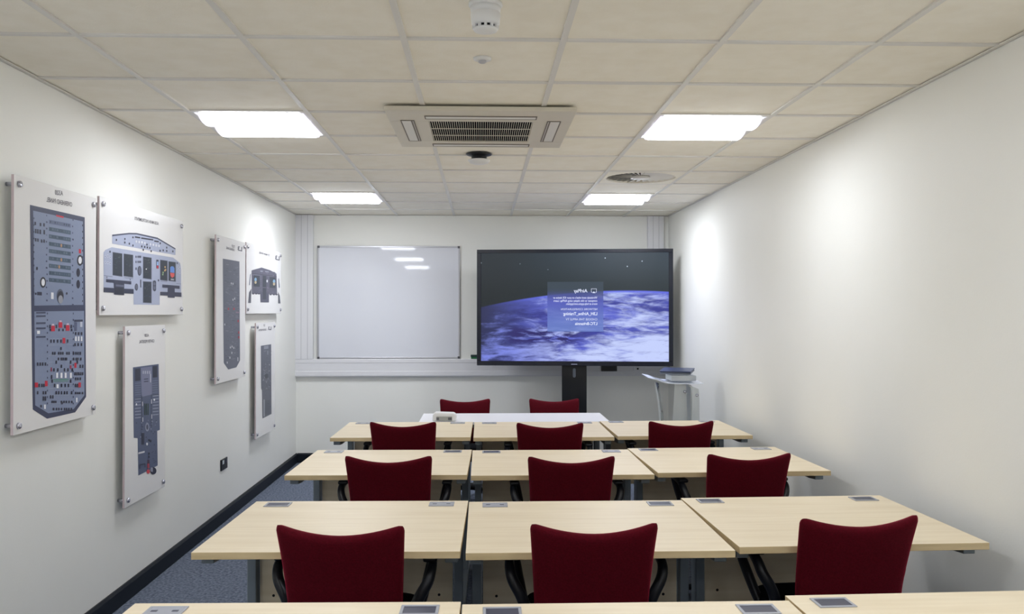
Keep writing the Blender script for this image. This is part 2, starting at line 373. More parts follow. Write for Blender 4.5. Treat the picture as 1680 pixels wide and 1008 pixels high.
# ================================================================== CHAIRS
def make_chair(name,label,drop=0,group=None):
    t=thing(name,label,'chair',(0,0,0),0,group)
    d=-drop
    # backrest: closed curved pad
    nu,nv=28,24; vs=[];fs=[]
    zb,zt=.47,.825
    def pt(u,v,side):
        hw0=.199+.024*v**1.3
        zt_u=zt+.037*abs(u)**1.9; H=zt_u-zb
        x=u*hw0; w=v*H
        rc=.028
        ax=abs(x)-(hw0-rc)
        for vert in(0,1):
            dz=(w-(H-rc)) if vert else (rc-w)
            if ax>0 and dz>0:
                mlen=max(ax,dz)/math.hypot(ax,dz)
                nx=(hw0-rc)+ax*mlen; nd=dz*mlen
                x=math.copysign(nx,x); w=(H-rc+nd) if vert else (rc-nd)
        e=max(0,1-abs(u)**14)**.5*max(0,1-abs(2*v-1)**18)**.5
        th=.027*e
        lean=-.195-.115*max(0,(v-.22))**1.25
        yc=lean+.028*(u*u)
        return (x,yc+(th if side else -th*1.0),zb+w+d)
    for side in(0,1):
        for j in range(nv+1):
            for i in range(nu+1):
                # concentrate rows near the rim so the rounding is smooth
                uu=math.sin((2*i/nu-1)*PI/2); vv=.5-.5*math.cos(PI*j/nv)
                vs.append(pt(uu,vv,side))
    off=(nu+1)*(nv+1)
    idx=lambda i,j,s: s*off+j*(nu+1)+i
    for j in range(nv):
        for i in range(nu):
            fs.append((idx(i,j,0),idx(i+1,j,0),idx(i+1,j+1,0),idx(i,j+1,0)))
            fs.append((idx(i,j,1),idx(i,j+1,1),idx(i+1,j+1,1),idx(i+1,j,1)))
    for i in range(nu):
        fs+= [(idx(i,0,0),idx(i,0,1),idx(i+1,0,1),idx(i+1,0,0)),(idx(i,nv,0),idx(i+1,nv,0),idx(i+1,nv,1),idx(i,nv,1))]
    for j in range(nv):
        fs+= [(idx(0,j,0),idx(0,j+1,0),idx(0,j+1,1),idx(0,j,1)),(idx(nu,j,0),idx(nu,j,1),idx(nu,j+1,1),idx(nu,j+1,0))]
    MB().add(vs,fs,0,True).build('backrest',M['red'],t)
    # seat
    ol=[]
    for i in range(40):
        q=2*PI*i/40; c,s=math.cos(q),math.sin(q); p=.42
        ol.append((.225*math.copysign(abs(c)**p,c),.225*math.copysign(abs(s)**p,s)+.02))
    vs=[];rings=[(.93,.418),(1.0,.432),(1.0,.455),(.96,.472),(.80,.480),(.4,.474),(.0,.470)]
    for k,z in rings:
        for x,y in ol: vs.append((x*k,(y-.02)*k+.02,z+d))
    n=len(ol); fs=[tuple(range(n))]
    for r in range(len(rings)-1):
        for i in range(n): fs.append((r*n+i,r*n+(i+1)%n,(r+1)*n+(i+1)%n,(r+1)*n+i))
    MB().add(vs,fs,0,True).build('seat',M['blackfab'],t)
    # arms
    for s in(-1,1):
        P=[(.185,.08,.410),(.208,.0,.445),(.226,-.045,.50),(.246,-.055,.55),(.274,-.045,.600),(.284,-.02,.640),(.282,.04,.658),(.278,.12,.660),(.272,.20,.658),(.262,.235,.640),(.250,.215,.585),(.238,.17,.52),(.222,.13,.455),(.205,.11,.415)]
        rr=[.022,.025,.026,.025,.024,.022,.019,.018,.018,.020,.022,.023,.022,.022]
        # smooth the path
        Q=[];RQ=[]
        m=len(P)
        for i in range(m-1):
            p0,p1,p2,p3=[Vector(P[max(0,min(m-1,i+k))]) for k in(-1,0,1,2)]
            for k in range(4):
                a=k/4; Q.append(.5*((2*p1)+(-p0+p2)*a+(2*p0-5*p1+4*p2-p3)*a*a+(-p0+3*p1-3*p2+p3)*a**3)); RQ.append(rr[i]*(1-a)+rr[i+1]*a)
        Q.append(Vector(P[-1])); RQ.append(rr[-1])
        Q=[(s*q.x,q.y,q.z+d) for q in Q]
        ar=MB().tube(Q,RQ,10,0,.85).build('armrest',M['black'],t)
        MB().box(s*.277-.026,s*.277+.026,-.02,.225,.662+d,.682+d).build('arm_pad',M['black'],ar,bevel=.009,segs=3)
    mb=MB().box(-.21,.21,-.10,.14,.396+d,.419+d).box(-.035,.035,-.235,-.09,.396+d,.419+d)
    mb.tube([(0,-.19,.41+d),(0,-.237,.44+d),(0,-.243,.50+d),(0,-.238,.56+d)],[.022,.024,.024,.02],10,0,1.8)
    mb.build('seat_frame',M['black'],t,bevel=.004)
    MB().lathe([(0,.07),(.032,.07),(.032,.11),(.025,.12),(.025,.25),(.017,.255),(.017,.397+d),(0,.397+d)],seg=16).build('gas_column',M['black'],t)
    for i in range(5):
        a=2*PI*i/5+PI/2; c,s_=math.cos(a),math.sin(a)
        lg=MB().tube([(c*.02,s_*.02,.10),(c*.12,s_*.12,.095),(c*.265,s_*.265,.068)],[.026,.022,.015],8).build('leg',M['black'],t)
        T=Matrix.Translation((c*.265,s_*.265,.028))@Matrix.Rotation(a+.6,4,'Z')
        cm=MB()
        for sg in(-1,1):
            v=MB().lathe([(0,sg*.006),(.022,sg*.006),(.028,sg*.010),(.028,sg*.020),(.022,sg*.024),(0,sg*.024)],seg=14,axis='y')
            cm.add([T@Vector(q) for q in v.v],v.f,0,True)
        cm.add([T@Vector(q) for q in MB().box(-.007,.007,-.006,.006,0,.035).v],MB().box(0,1,0,1,0,1).f)
        cm.build('castor',M['black'],lg)
    return t
ch0=make_chair('swivel_chair','x')
LR=('left','middle','right')
chairs=[(-.492,2.955,-4,'left','second desk row'),(.380,2.95,0,'middle','second desk row'),(1.338,3.015,5,'right','second desk row'),
 (-.480,4.380,-2,'left','third desk row'),(.445,4.335,0,'middle','third desk row'),(1.370,4.390,3,'right','third desk row'),
 (-.530,5.74,-2,'left','farthest desk row'),(.440,5.66,-2,'middle','farthest desk row'),(1.325,5.72,2,'right','farthest desk row')]
for i,(x,y,r,p,rn) in enumerate(chairs):
    lab='dark red swivel chair, %s of three at the %s%s'%(p,rn,'' if rn[0]=='f' else ' from the camera')
    rz=math.radians(r); bx,by=0,-.27
    loc=(x-(bx*math.cos(rz)-by*math.sin(rz)),y-(bx*math.sin(rz)+by*math.cos(rz)),0)
    if i==0: c=ch0; c.location=loc; c.rotation_euler=(0,0,rz); c['label']=lab
    else: c=dup(ch0,loc,rz,lab)
    c['group']='red chairs along the desk rows'
ch1=make_chair('swivel_chair','brighter red swivel chair facing the camera behind the white table, left one',.035,'red chairs behind the white table')
ch1.location=(-.145,7.36,0); ch1.rotation_euler=(0,0,PI+math.radians(2))
dup(ch1,(.625,7.36,0),PI-math.radians(1),'brighter red swivel chair facing the camera behind the white table, by the television column')

# ================================================================== WHITEBOARD
wb=thing('whiteboard','large blank white dry-wipe board in aluminium frame on the far wall','whiteboard',(-.985,YB-.0135,D1+.002),math.radians(.7))
w,h_=1.492,1.188
S=MB().box(-w/2+.014,w/2-.014,-.012,0,.014,h_-.014).build('writing_surface',M['boardsurf'],wb)
mb=MB()
for a in((-w/2,w/2,0,.016),(-w/2,w/2,h_-.016,h_)): mb.box(a[0],a[1],-.018,0,a[2],a[3])
mb.box(-w/2,-w/2+.016,-.018,0,.016,h_-.016).box(w/2-.016,w/2,-.018,0,.016,h_-.016)
mb.build('frame',M['alu'],wb,bevel=.002)
for x in(-w/2,w/2-.022):
    for z in(0,h_-.022): MB().box(x-.001,x+.023,-.0195,-.0181,z-.001,z+.023).build('corner_cap',mat('grey_cap',(74,74,82),.5),wb,bevel=.0004)

# ================================================================== TELEVISION
tv=thing('television','large black flat screen on a floor stand showing the earth from space','television',(.914,8.61,0),math.atan2(-.22,1.94))
TW,Z0,Z1=1.955,1.046,2.212
bs,bt,bb=.043,.036,.046
sx0,sx1,sz0,sz1=-TW/2+bs,TW/2-bs,Z0+bb,Z1-bt
mb=MB()
for a in((-TW/2,TW/2,Z0,sz0),(-TW/2,TW/2,sz1,Z1),(-TW/2,sx0,sz0,sz1),(sx1,TW/2,sz0,sz1)): mb.box(a[0],a[1],0,.04,a[2],a[3])
bez=mat('navy_black_gloss',(13,18,34),.22)
mb.build('bezel',bez,tv,bevel=.003)
MB().box(-TW/2+.02,TW/2-.02,.04,.085,Z0+.02,Z1-.02).build('back_cover',M['blackmetal'],tv,bevel=.01)
MB().box(-.03,.03,-.0012,0,Z0+.013,Z0+.020).build('logo_mark',mat('silver_print',(150,155,175),.4),tv)
# screen picture
sm=bpy.data.materials.new('screen_picture'); sm.use_nodes=True; nt=sm.node_tree; B=bsdf(sm)
B.inputs['Base Color'].default_value=(.004,.004,.005,1); B.inputs['Roughness'].default_value=.25; B.inputs['Specular IOR Level'].default_value=.35
def mth(op,a,b=None,c=None,clamp=False):
    n=N(sm,'ShaderNodeMath',operation=op); n.use_clamp=clamp
    for i,v in enumerate((a,b,c)):
        if v is None: continue
        if isinstance(v,(int,float)): n.inputs[i].default_value=v
        else: L(sm,v,n.inputs[i])
    return n.outputs[0]
tc=N(sm,'ShaderNodeTexCoord'); sp=N(sm,'ShaderNodeSeparateXYZ'); L(sm,tc.outputs['Object'],sp.inputs[0])
U=mth('DIVIDE',mth('SUBTRACT',sp.outputs['X'],sx0),sx1-sx0)
V=mth('DIVIDE',mth('SUBTRACT',sz1,sp.outputs['Z']),sz1-sz0)      # 0 at the top edge
du=mth('SUBTRACT',U,.78)
hor=mth('ADD',mth('MULTIPLY',mth('MULTIPLY',du,du),.25),.35)
dep=mth('SUBTRACT',V,hor)                                       # depth below the horizon
def mix(f,a,b):
    n=N(sm,'ShaderNodeMix',data_type='RGBA'); 
    L(sm,f,n.inputs[0])
    for s,v in((6,a),(7,b)):
        if isinstance(v,tuple): n.inputs[s].default_value=v
        else: L(sm,v,n.inputs[s])
    return n.outputs[2]
def smooth(x,a,b):
    n=N(sm,'ShaderNodeMapRange',interpolation_type='SMOOTHSTEP'); L(sm,x,n.inputs[0]); n.inputs[1].default_value=a; n.inputs[2].default_value=b; return n.outputs[0]
def noise(sc,rot,ns,det,dist=0,loc=(0,0,0)):
    mp=N(sm,'ShaderNodeMapping'); mp.inputs['Scale'].default_value=sc; mp.inputs['Rotation'].default_value=(0,rot,0); mp.inputs['Location'].default_value=loc
    L(sm,tc.outputs['Object'],mp.inputs['Vector']); n=N(sm,'ShaderNodeTexNoise'); n.inputs['Scale'].default_value=ns; n.inputs['Detail'].default_value=det; n.inputs['Distortion'].default_value=dist
    n.inputs['Roughness'].default_value=.62
    L(sm,mp.outputs['Vector'],n.inputs['Vector']); return n.outputs['Fac']
sky_glare=mix(smooth(V,0.0,.4),col(56,68,78),col(40,50,54))
sky_glare=mix(smooth(U,.0,.65),mix(smooth(V,0,.5),col(34,42,48),col(28,35,38)),sky_glare)  # sky lifts towards the top right: screen glare painted into the picture
# stars
def star(u,v,r):
    a=mth('SUBTRACT',U,u); b=mth('MULTIPLY',mth('SUBTRACT',V,v),.57)
    return mth('LESS_THAN',mth('ADD',mth('MULTIPLY',a,a),mth('MULTIPLY',b,b)),r*r)
st=None
for a in((.665,.05,.0032),(.86,.08,.003),(.782,.128,.003),(.36,.155,.0014),(.21,.1,.0014),(.0,.09,.0024)):
    s_=star(*a); st=s_ if st is None else mth('MAXIMUM',st,s_)
sky_glare=mix(st,sky_glare,col(190,205,220))
n1=noise((.6,1,2.6),.16,2.8,9,.7); n2=noise((.7,1,3.4),.25,7,8,.5,(3,0,1)); n3=noise((1,1,5),-.12,1.6,5,1.0,(7,0,2))
cl=mth('ADD',mth('MULTIPLY',n1,.62),mth('MULTIPLY',n2,.38))
bias=mth('ADD',mth('MULTIPLY',mth('SUBTRACT',V,.62),.30),mth('MULTIPLY',mth('SUBTRACT',U,.5),.12))
cl=mth('ADD',cl,bias)
cloud=smooth(cl,.46,.66)
earth=mix(smooth(n3,.40,.60),col(58,62,150),col(92,102,205))
earth=mix(smooth(U,.45,-.02),earth,col(42,46,84))
earth=mix(cloud,earth,mix(smooth(U,.1,.6),col(122,134,222),col(196,208,252)))
# high wisp by the right limb
wisp=mth('MULTIPLY',mth('MULTIPLY',smooth(U,.52,.66),smooth(U,.86,.74)),mth('MULTIPLY',smooth(dep,0,.015),smooth(dep,.075,.03)))
earth=mix(mth('MULTIPLY',wisp,smooth(n2,.35,.6)),earth,col(190,205,250))
# dark violet streak area low left-centre
dk=mth('MULTIPLY',mth('MULTIPLY',smooth(V,.66,.74),smooth(V,.88,.80)),mth('MULTIPLY',smooth(U,.08,.2),smooth(U,.62,.45)))
earth=mix(mth('MULTIPLY',dk,smooth(n2,.56,.46)),earth,col(44,40,104))
earth=mix(mth('MULTIPLY',smooth(dep,.035,.0),smooth(U,.0,.5)),earth,col(96,108,230))
pic=mix(smooth(dep,-.006,.006),sky_glare,earth)
# translucent information window
inb=mth('MULTIPLY',mth('MULTIPLY',mth('GREATER_THAN',U,.357),mth('LESS_THAN',U,.655)),mth('MULTIPLY',mth('GREATER_THAN',V,.268),mth('LESS_THAN',V,.727)))
winc=mix(smooth(V,.38,.72),mix(smooth(V,.33,.46),col(60,72,84),col(80,86,180)),col(106,128,200))
inb2=mth('MULTIPLY',inb,.88)
pic=mix(inb2,pic,winc)
L(sm,pic,B.inputs['Emission Color']); B.inputs['Emission Strength'].default_value=1.0
scr=MB().box(sx0,sx1,.006,.03,sz0,sz1).build('screen',sm,tv)
# mirrored writing on the screen, right aligned
def UV(px,py):   # picture position measured on the screen face
    return sx0+(px-788.7)/(1096.7-788.7)*(sx1-sx0), sz1-(py-415.5)/(592-415.5)*(sz1-sz0)
def stext(body,pr,pl,py_top,py_bot,bold=0,desc=False):
    vs,fs,w=text_shape(body,bold); xr,zb=UV(pr,py_bot); xl,zt=UV(pl,py_top)
    kx=(xr-xl)/w; kz=(zt-zb)/.72
    MB().add([(xr-x*kx,.0045,zb+y*kz) for x,y in vs],fs).build('text_line',M['txt'],scr)
stext('AirPlay',964.5,942,474.5,480,.02)
stext('Wirelessly send what\u2019s on your iOS device or',980.5,908,486.7,490.3,.012)
stext('computer to this display using AirPlay. Learn',980.5,909,491.7,495.3,.012)
stext('more at help.apple.com/appletv.',980.5,929,496.7,500.3,.012)
stext('NETWORK CONFIGURATION',980.5,921,505.6,509,.0)
stext('L3H_Airline_Training',980.5,925,512,517,.025)
stext('CHOOSE THIS APPLE TV',980.5,929,522,525.5,.0)
stext('LTC-Britannia',980.5,944,528.3,533,.025)
x0,z0=UV(970.5,474); x1,z1=UV(979.5,480.2); t_=.0035
mb=MB(); mb.box(x0,x1,.0035,.0048,z0-t_,z0).box(x0,x0+t_,.0035,.0048,z1,z0-t_).box(x1-t_,x1,.0035,.0048,z1,z0-t_)
xm=(x0+x1)/2; mb.box(x0+t_,x0+.014,.0035,.0048,z1,z1+t_).box(x1-.014,x1-t_,.0035,.0048,z1,z1+t_)
mb.add([(xm-.016,.0045,z1-.006),(xm+.016,.0045,z1-.006),(xm,.0045,z1+.012)],[(0,1,2)])
mb.build('screen_icon',M['txt'],scr)
# stand
MB().box(-.125,.125,.095,.165,.035,Z1-.5).build('stand_column',M['blackmetal'],tv,bevel=.004)
mb=MB(); 
for i in range(1): mb.prism([(-.013+.013*(1-math.cos(q)) if 0 else .015*math.cos(q),(.008+.028 if math.sin(q)>0 else -.028)+.015*math.sin(q)) for q in [2*PI*k/20 for k in range(20)]],'y',.093,.0952)
o=mb.build('column_slot',mat('slot_grey',(120,128,140),.5),tv); o.location=(0,0,.965)
MB().box(-.45,.45,-.12,.38,.012,.035).build('stand_base',M['blackmetal'],tv,bevel=.006)
for sx in(-1,1):
    for y in(-.09,.35): MB().lathe([(0,0),(.02,0),(.02,.013),(0,.013)],(sx*.42,y,0),12).build('foot',M['black'],tv)
MB().box(-.3,.3,.085,.096,1.35,1.9).build('mount_plate',M['blackmetal'],tv)

# sockets and eraser on the trunking
so=thing('power_socket','black double power socket box on the trunking below the screen','socket',(1.34,YB-DY,.992))
MB().box(-.084,.084,-.012,0,-.036,.05).build('plate',M['black'],so,bevel=.003)
for s in(-1,1): MB().box(s*.05-.012,s*.05+.012,-.016,-.012,.02,.04).build('rocker_switch',mat('socket_grey',(60,72,76),.4),so)
so=thing('data_outlet','small white data outlet with black ports beside the lectern','socket',(1.645,YB-DY,1.0))
MB().box(-.045,.045,-.006,0,-.04,.04).build('plate',M['pvc'],so,bevel=.002)
for z in(-.018,.018): MB().box(-.009,.009,-.0075,-.006,z-.009,z+.009).build('port',M['dark'],so)
so=thing('wall_socket','black double wall socket low on the left wall beneath the wall prints','socket',(XL,6.615,.435))
MB().box(0,.010,-.078,.078,-.042,.042).build('plate',M['black'],so,bevel=.003)
MB().box(.010,.013,-.05,-.02,.005,.032).build('rocker_switch',mat('socket_white',(205,215,222),.4),so)
MB().box(.010,.013,.02,.05,.005,.032).build('rocker_switch',M['portdark'],so)
er=thing('whiteboard_eraser','green board eraser on the trunking ledge at the left edge of the screen','eraser',(-.045,YB-.026,D1))
MB().box(-.075,.075,-.022,.022,0,.019).build('felt_pad',M['green'],er,bevel=.002)
MB().box(-.079,.079,-.023,.023,.019,.043).build('grip',M['greendark'],er,bevel=.004)

# ================================================================== LECTERN
le=thing('lectern','clear and frosted acrylic lectern beside the right wall','lectern',(1.62,7.22,0))
MB().box(-.20,.22,-.16,.16,0,.012).build('base',M['frost'],le,bevel=.003)
# frosted front column, trapezoid narrowing upwards
vs=[(-.085,-.10,.012),(.10,-.10,.012),(.10,-.088,.012),(-.085,-.088,.012),(-.030,-.10,.985),(.065,-.10,.985),(.065,-.088,.985),(-.030,-.088,.985)]
fq=[(0,1,2,3),(4,5,6,7),(0,1,5,4),(1,2,6,5),(2,3,7,6),(3,0,4,7)]
MB().add(vs,fq).build('front_panel',M['frost'],le)
MB().box(.100,.108,-.11,.11,.012,.975).build('side_panel',M['frost'],le)
sh=[(.066,.96),(.166,.93),(.166,.012),(.112,.012)]
MB().prism([(.070,.985),(.165,.945),(.172,.85),(.172,.012),(.109,.012),(.109,.95)],'y',-.115,-.107).build('side_wing',M['frost'],le)
pts=[(-.16,.99),(-.145,.9),(-.125,.75),(-.115,.5),(-.125,.25),(-.15,.012)]
vs=[];fs=[]
for x,z in pts: vs+=[(x,-.06,z),(x,.10,z),(x+.006,.10,z),(x+.006,-.06,z)]
for i in range(len(pts)-1):
    for k in range(4): fs.append((4*i+k,4*i+(k+1)%4,4*i+4+(k+1)%4,4*i+4+k))
fs+=[(0,1,2,3),tuple(range(4*len(pts)-4,4*len(pts)))]
MB().add(vs,fs,0,True).build('curved_panel',M['acryl'],le)
# top shelf: sheet with a lip that sweeps up to the left
prof=[(.20,.994),(-.03,.994),(-.10,1.0),(-.145,1.012),(-.20,1.032),(-.26,1.044)]
vs=[];fs=[]
for x,z in prof: vs+=[(x,-.14,z-.006),(x,.14,z+.006),(x,.14,z+.012),(x,-.14,z)]
for i in range(len(prof)-1):
    for k in range(4): fs.append((4*i+k,4*i+(k+1)%4,4*i+4+(k+1)%4,4*i+4+k))
fs+=[(0,1,2,3),tuple(range(4*len(prof)-4,4*len(prof)))]
MB().add(vs,fs,0,False).build('top_shelf',mat('white_acrylic_gloss',(220,226,240),.12),le)
MB().box(-.06,.15,-.10,.12,1.012,1.055).build('riser_block',M['frost'],le,bevel=.003)
for x,z in((.052,.925),(.150,.895)): MB().lathe([(0,-.126),(.012,-.126),(.012,-.100),(0,-.100)],(x,0,z),14,0,'y').build('bolt',M['chrome'],le)
lp=thing('laptop','closed dark navy laptop lying on the acrylic lectern','laptop',(1.635,7.225,1.075),math.radians(-8))
lp.rotation_euler=(math.radians(6),0,math.radians(-24))
MB().box(-.128,.128,-.088,.092,0,.014).build('laptop_base',mat('grey_shell',(96,104,116),.35,metal=.4),lp,bevel=.004)
MB().box(-.132,.130,-.090,.095,.0155,.026).build('laptop_lid',mat('navy_lid',(46,58,92),.3),lp,bevel=.004)

# ================================================================== WALL PANELS
PF=XL+.05
def zoomer(ox,oy,s): return lambda x,y:(ox+x/s,oy+y/s)
palette={}
class Art:
    def __init__(s,zf): s.zf=zf; s.mb=MB(); s.mats=[]; s.n=0
    def mi(s,rgb):
        if rgb not in palette: palette[rgb]=mat('print_%d_%d_%d'%rgb,rgb,.45)
        if palette[rgb] not in s.mats: s.mats.append(palette[rgb])
        return s.mats.index(palette[rgb])
    def poly(s,pts,rgb,lay=0):
        s.n+=1; x=PF+.0006+lay*.0004+s.n*2e-6
        q=[onx(*s.zf(*p),PF) for p in pts]
        s.mb.add([(x,y,z) for y,z in q],[tuple(range(len(q)))],s.mi(rgb))
    def par(s,x0,y0,x1,y1,k,rgb,lay=1):   # upright parallelogram, k = slope of its top edge
        s.poly([(x0,y0),(x1,y0+k*(x1-x0)),(x1,y1+k*(x1-x0)),(x0,y1)],rgb,lay)
    def disc(s,cx,cy,rx,ry,rgb,lay=2):
        s.poly([(cx+rx*math.cos(2*PI*i/20),cy+ry*math.sin(2*PI*i/20)) for i in range(20)],rgb,lay)
lett_mats=[M['ink'],mat('logo_ink',(70,72,88),.5)]
def wtext(mb,body,pl,pr,hpx,bold=0,mi=0):
    """mirrored text running between two image points of its baseline"""
    vs,fs,w=text_shape(body,bold)
    y0,z0=onx(*pl,PF); y1,z1=onx(*pr,PF); kz=(onx(pl[0],pl[1]-hpx,PF)[1]-z0)/.72
    mb.add([(PF+.001,y1-(y1-y0)*x/w,z1+(z0-z1)*x/w+y*kz) for x,y in vs],fs,mi)
def panel(name,label,y0,y1,z0,z1,art,texts):
    t=thing(name,label,'wall print',(XL,(y0+y1)/2,z0),0,'mounted cockpit prints on the left wall')
    off=Vector((-XL,-(y0+y1)/2,-z0))
    def B(mb,nm,mats,par=t,bevel=0):
        mb.v=[tuple(Vector(v)+off) for v in mb.v]; return mb.build(nm,mats,par,bevel=bevel)
    m=MB().box(PF-.012,PF,y0,y1,z0,z1); m.m=[0,0,1,1,1,1]; m.m[1]=0
    bd=B(m,'board',[M['panel'],M['paneledge']],bevel=.001)
    B(art.mb,'printed_artwork',art.mats)
    lm=MB()
    for a in texts: wtext(lm,*a)
    B(lm,'lettering',lett_mats)
    e=.035
    for y in(y0+e,y1-e):
        for z in(z0+e,z1-e):
            s=MB().lathe([(0,XL),(.009,XL),(.009,PF-.0125),(0,PF-.0125)],(0,y,z),12,0,'x')
            s.lathe([(0,PF+.0005),(.0135,PF+.0005),(.0135,PF+.008),(.011,PF+.011),(0,PF+.011)],(0,y,z),16,0,'x')
            B(s,'standoff',M['chrome'])
    return t
rnd=random.Random(4)
NAVY=(58,64,92); BLUEG=(128,140,168); SLATE=(78,88,112); DKI=(46,48,68); RED=(196,36,60); WH=(226,228,234)
# --- overhead panel, tall, blue
z6=zoomer(45,330,5.6)
a=Art(z6)
def q(x,y): return ((x/5.31)*5.6,((500-330)+y/5.31)*5.6)
a.poly([(22,35),(525,150),q(510,805),q(415,940),q(170,995),q(45,915)],NAVY,0)
a.poly([(50,88),(508,188),(512,955),(62,962)],BLUEG,1)
a.poly([q(58,60),q(492,55),q(495,790),q(400,912),q(180,948),q(65,878)],BLUEG,1)
k=.17
for i,y in enumerate((172,238,305,374,440,508,576,642,706)):
    kk=.19-.012*i
    a.par(195,y,395,y+36,kk,(98,108,140) if i==0 else (72,92,112),2)
    for j in range(9):
        x=200+j*21; a.par(x+4,y+8+kk*(x-195),x+14,y+26+kk*(x-195),kk,rnd.choice([(60,76,96),(96,112,130),(84,100,122)]),3)
    if i in(3,5,6): x=rnd.choice((280,300,360)); a.par(x,y+4+kk*(x-195),x+14,y+32+kk*(x-195),kk,(178,138,104),4)
for x,y in((62,190),(110,200),(142,203),(66,255),(85,258),(108,262),(144,265),(66,340),(86,343),(120,352),(143,352)): a.par(x,y,x+14,y+(40 if y>220 and y<300 else 30),.2,DKI,2)
a.disc(84,620,9,16,DKI)
for cx,cy in((140,748),(480,545)): a.disc(cx,cy,27,50,(44,44,52)); a.disc(cx,cy,16,33,WH,3)
for cx,cy in((463,658),(463,765)): a.disc(cx,cy,17,40,(36,38,58))
a.disc(298,875,32,66,(88,94,112)); a.disc(300,880,28,52,(44,46,56),3); a.disc(300,905,22,38,(150,152,162),4)
a.par(86,835,130,866,.05,(40,42,66)); a.par(66,842,82,862,.05,(40,42,66)); a.par(215,840,238,900,.1,WH); a.disc(358,850,8,12,DKI)
a.par(470,440,490,480,.2,RED); a.par(262,126,330,142,.23,RED)
for x in(170,410):
    for i in range(14): a.par(x-5+rnd.random()*8,125+i*60+(40 if x>300 else 0),x+5+rnd.random()*8,140+i*60+(40 if x>300 else 0),.2,(74,78,108),2)
for i in range(13): a.par(54,150+62*i,60,166+62*i,.2,DKI,2); a.par(500,215+58*i,507,232+58*i,.2,DKI,2)
def lo(x0,y0,x1,y1,rgb,l=2,kk=-.02):
    p=[q(x0,y0),q(x1,y0+kk*(x1-x0)),q(x1,y1+kk*(x1-x0)),q(x0,y1)]; a.poly(p,rgb,l)
for x,y in((205,185),(270,155),(333,180)): lo(x-2,y,x+30,y+48,RED,3); lo(x+4,y-16,x+24,y-2,(210,190,205),3)
lo(303,290,326,338,RED,3); lo(60,680,88,722,RED,3); lo(148,665,172,712,RED,3); lo(405,508,424,552,RED,3); lo(440,680,462,722,RED,3); lo(366,530,380,560,(160,60,90),3); lo(198,548,210,582,(150,60,90),3)
for x in(246,284,320,366): lo(x,594,x+17,640,WH,3)
for x in(412,436,462): lo(x,278,x+13,318,WH,3)
lo(80,228,104,256,WH,3); lo(250,695,268,728,WH,3); lo(140,872,156,910,WH,3); lo(420,812,432,852,WH,3); lo(455,150,475,195,(190,196,214),3)
lo(222,652,355,658,(70,150,110),3); lo(225,668,350,672,(70,150,110),3)
for y in(64,94,155,200,275): lo(72,y,154,y+15,(72,78,104),3)
lo(405,132,478,150,(56,60,84),3); lo(405,155,428,230,(92,100,128),3)
rowsD=[(176,[186,242,316,372],30),(210,[190,265,300,375],22),(240,[410,436,462],26),(305,[195,220,252,282,340],28),(336,[405,432,460],26),(370,[282],26),(412,[210,228,262,280,298,334,352,392,412,430,450],26),(462,[260,284,300,318,330,392,415,430,455],24),(488,[240,366,425],28),(505,[78,100,122,146],28),(524,[285,450,472],28),(555,[220,254,312,342,380],28),(590,[404,420,436,452,470],26),(614,[200],34),(635,[410,428,450],24),(652,[366,205],30),(690,[92,115,132,226,286,318,346,408,425],30),(755,[78,128,148,240,262,286,312,334,374],28),(762,[410,428,445,470],20),(790,[190,210],30),(800,[128,145],38),(838,[205,220,236,286,308,328,352,376],20),(850,[290],20),(900,[215,218,242,262,286,312,330,350,372],22),(875,[108],22)]
for y,xs,h in rowsD:
    for x in xs: lo(x,y,x+13,y+h,DKI,3)
for x in(172,398):
    for i in range(15): lo(x-6,70+i*56,x+2,86+i*56,(70,74,104),2)
for y in(190,300,352,440,500,560,690,730,790,860): lo(182,y,392,y+2,(160,170,190),2)
tx=[('A320',(90,319.5),(103,321),8.0,.01),('OVERHEAD PANEL',(76,331),(118,339.5),8,.01)]
panel('mounted_cockpit_print','tall white board with blue-grey overhead panel print, largest and leftmost on the wall',3.585,4.335,1.08,2.143,a,tx)
# --- main instrument panel, landscape, blue
a=Art(zoomer(160,370,7.753)); LB=(168,176,200); DS=(44,52,64)
a.poly([(185,118),(400,95),(495,97),(760,155),(990,292),(990,378),(185,232)],LB,0)
a.poly([(185,118),(400,95),(495,97),(760,155),(990,292),(990,308),(760,175),(495,116),(400,113),(185,138)],(66,70,96),1)
a.poly([(75,345),(98,312),(180,278),(960,410),(1048,478),(1062,545),(1062,870),(790,840),(790,1012),(458,1008),(455,830),(75,790)],LB,0)
for x0,y0,x1,y1,kk in((195,345,308,628,.16),(335,365,445,640,.14),(582,403,680,667,.14),(582,718,680,978,.05),(800,443,884,690,.14),(905,463,988,700,.12)):
    a.par(x0-6,y0-7,x1+6,y1+7,kk,(92,98,118),1); a.par(x0,y0,x1,y1,kk,DS,2)
rr=random.Random(9)
for x0,y0,x1,y1 in((205,365,300,610),(345,385,435,620),(590,420,672,650),(590,735,672,960)):
    for i in range(14):
        x=rr.uniform(x0,x1-18); y=rr.uniform(y0,y1-12); a.par(x,y,x+rr.uniform(6,18),y+rr.uniform(3,9),.12,rr.choice([(70,88,92),(84,74,104),(62,80,110),(92,104,96)]),3)
a.disc(615,556,8,8,WH,4)
a.poly([(920,535),(935,520),(960,522),(975,545),(975,605),(920,598)],(98,142,216),3); a.poly([(920,603),(975,608),(972,650),(945,668),(925,645)],(214,86,84),3); a.par(928,678,968,696,.1,(170,172,180),3)
for x,y in((855,530),(862,565),(852,575),(830,600),(826,625)): a.disc(x,y,9,12,(206,168,110) if y<590 else (140,170,130),3)
a.par(745,436,775,548,.12,(66,66,90),2); a.par(750,460,770,508,.12,(150,180,224),3); a.par(750,512,770,546,.12,RED,3)
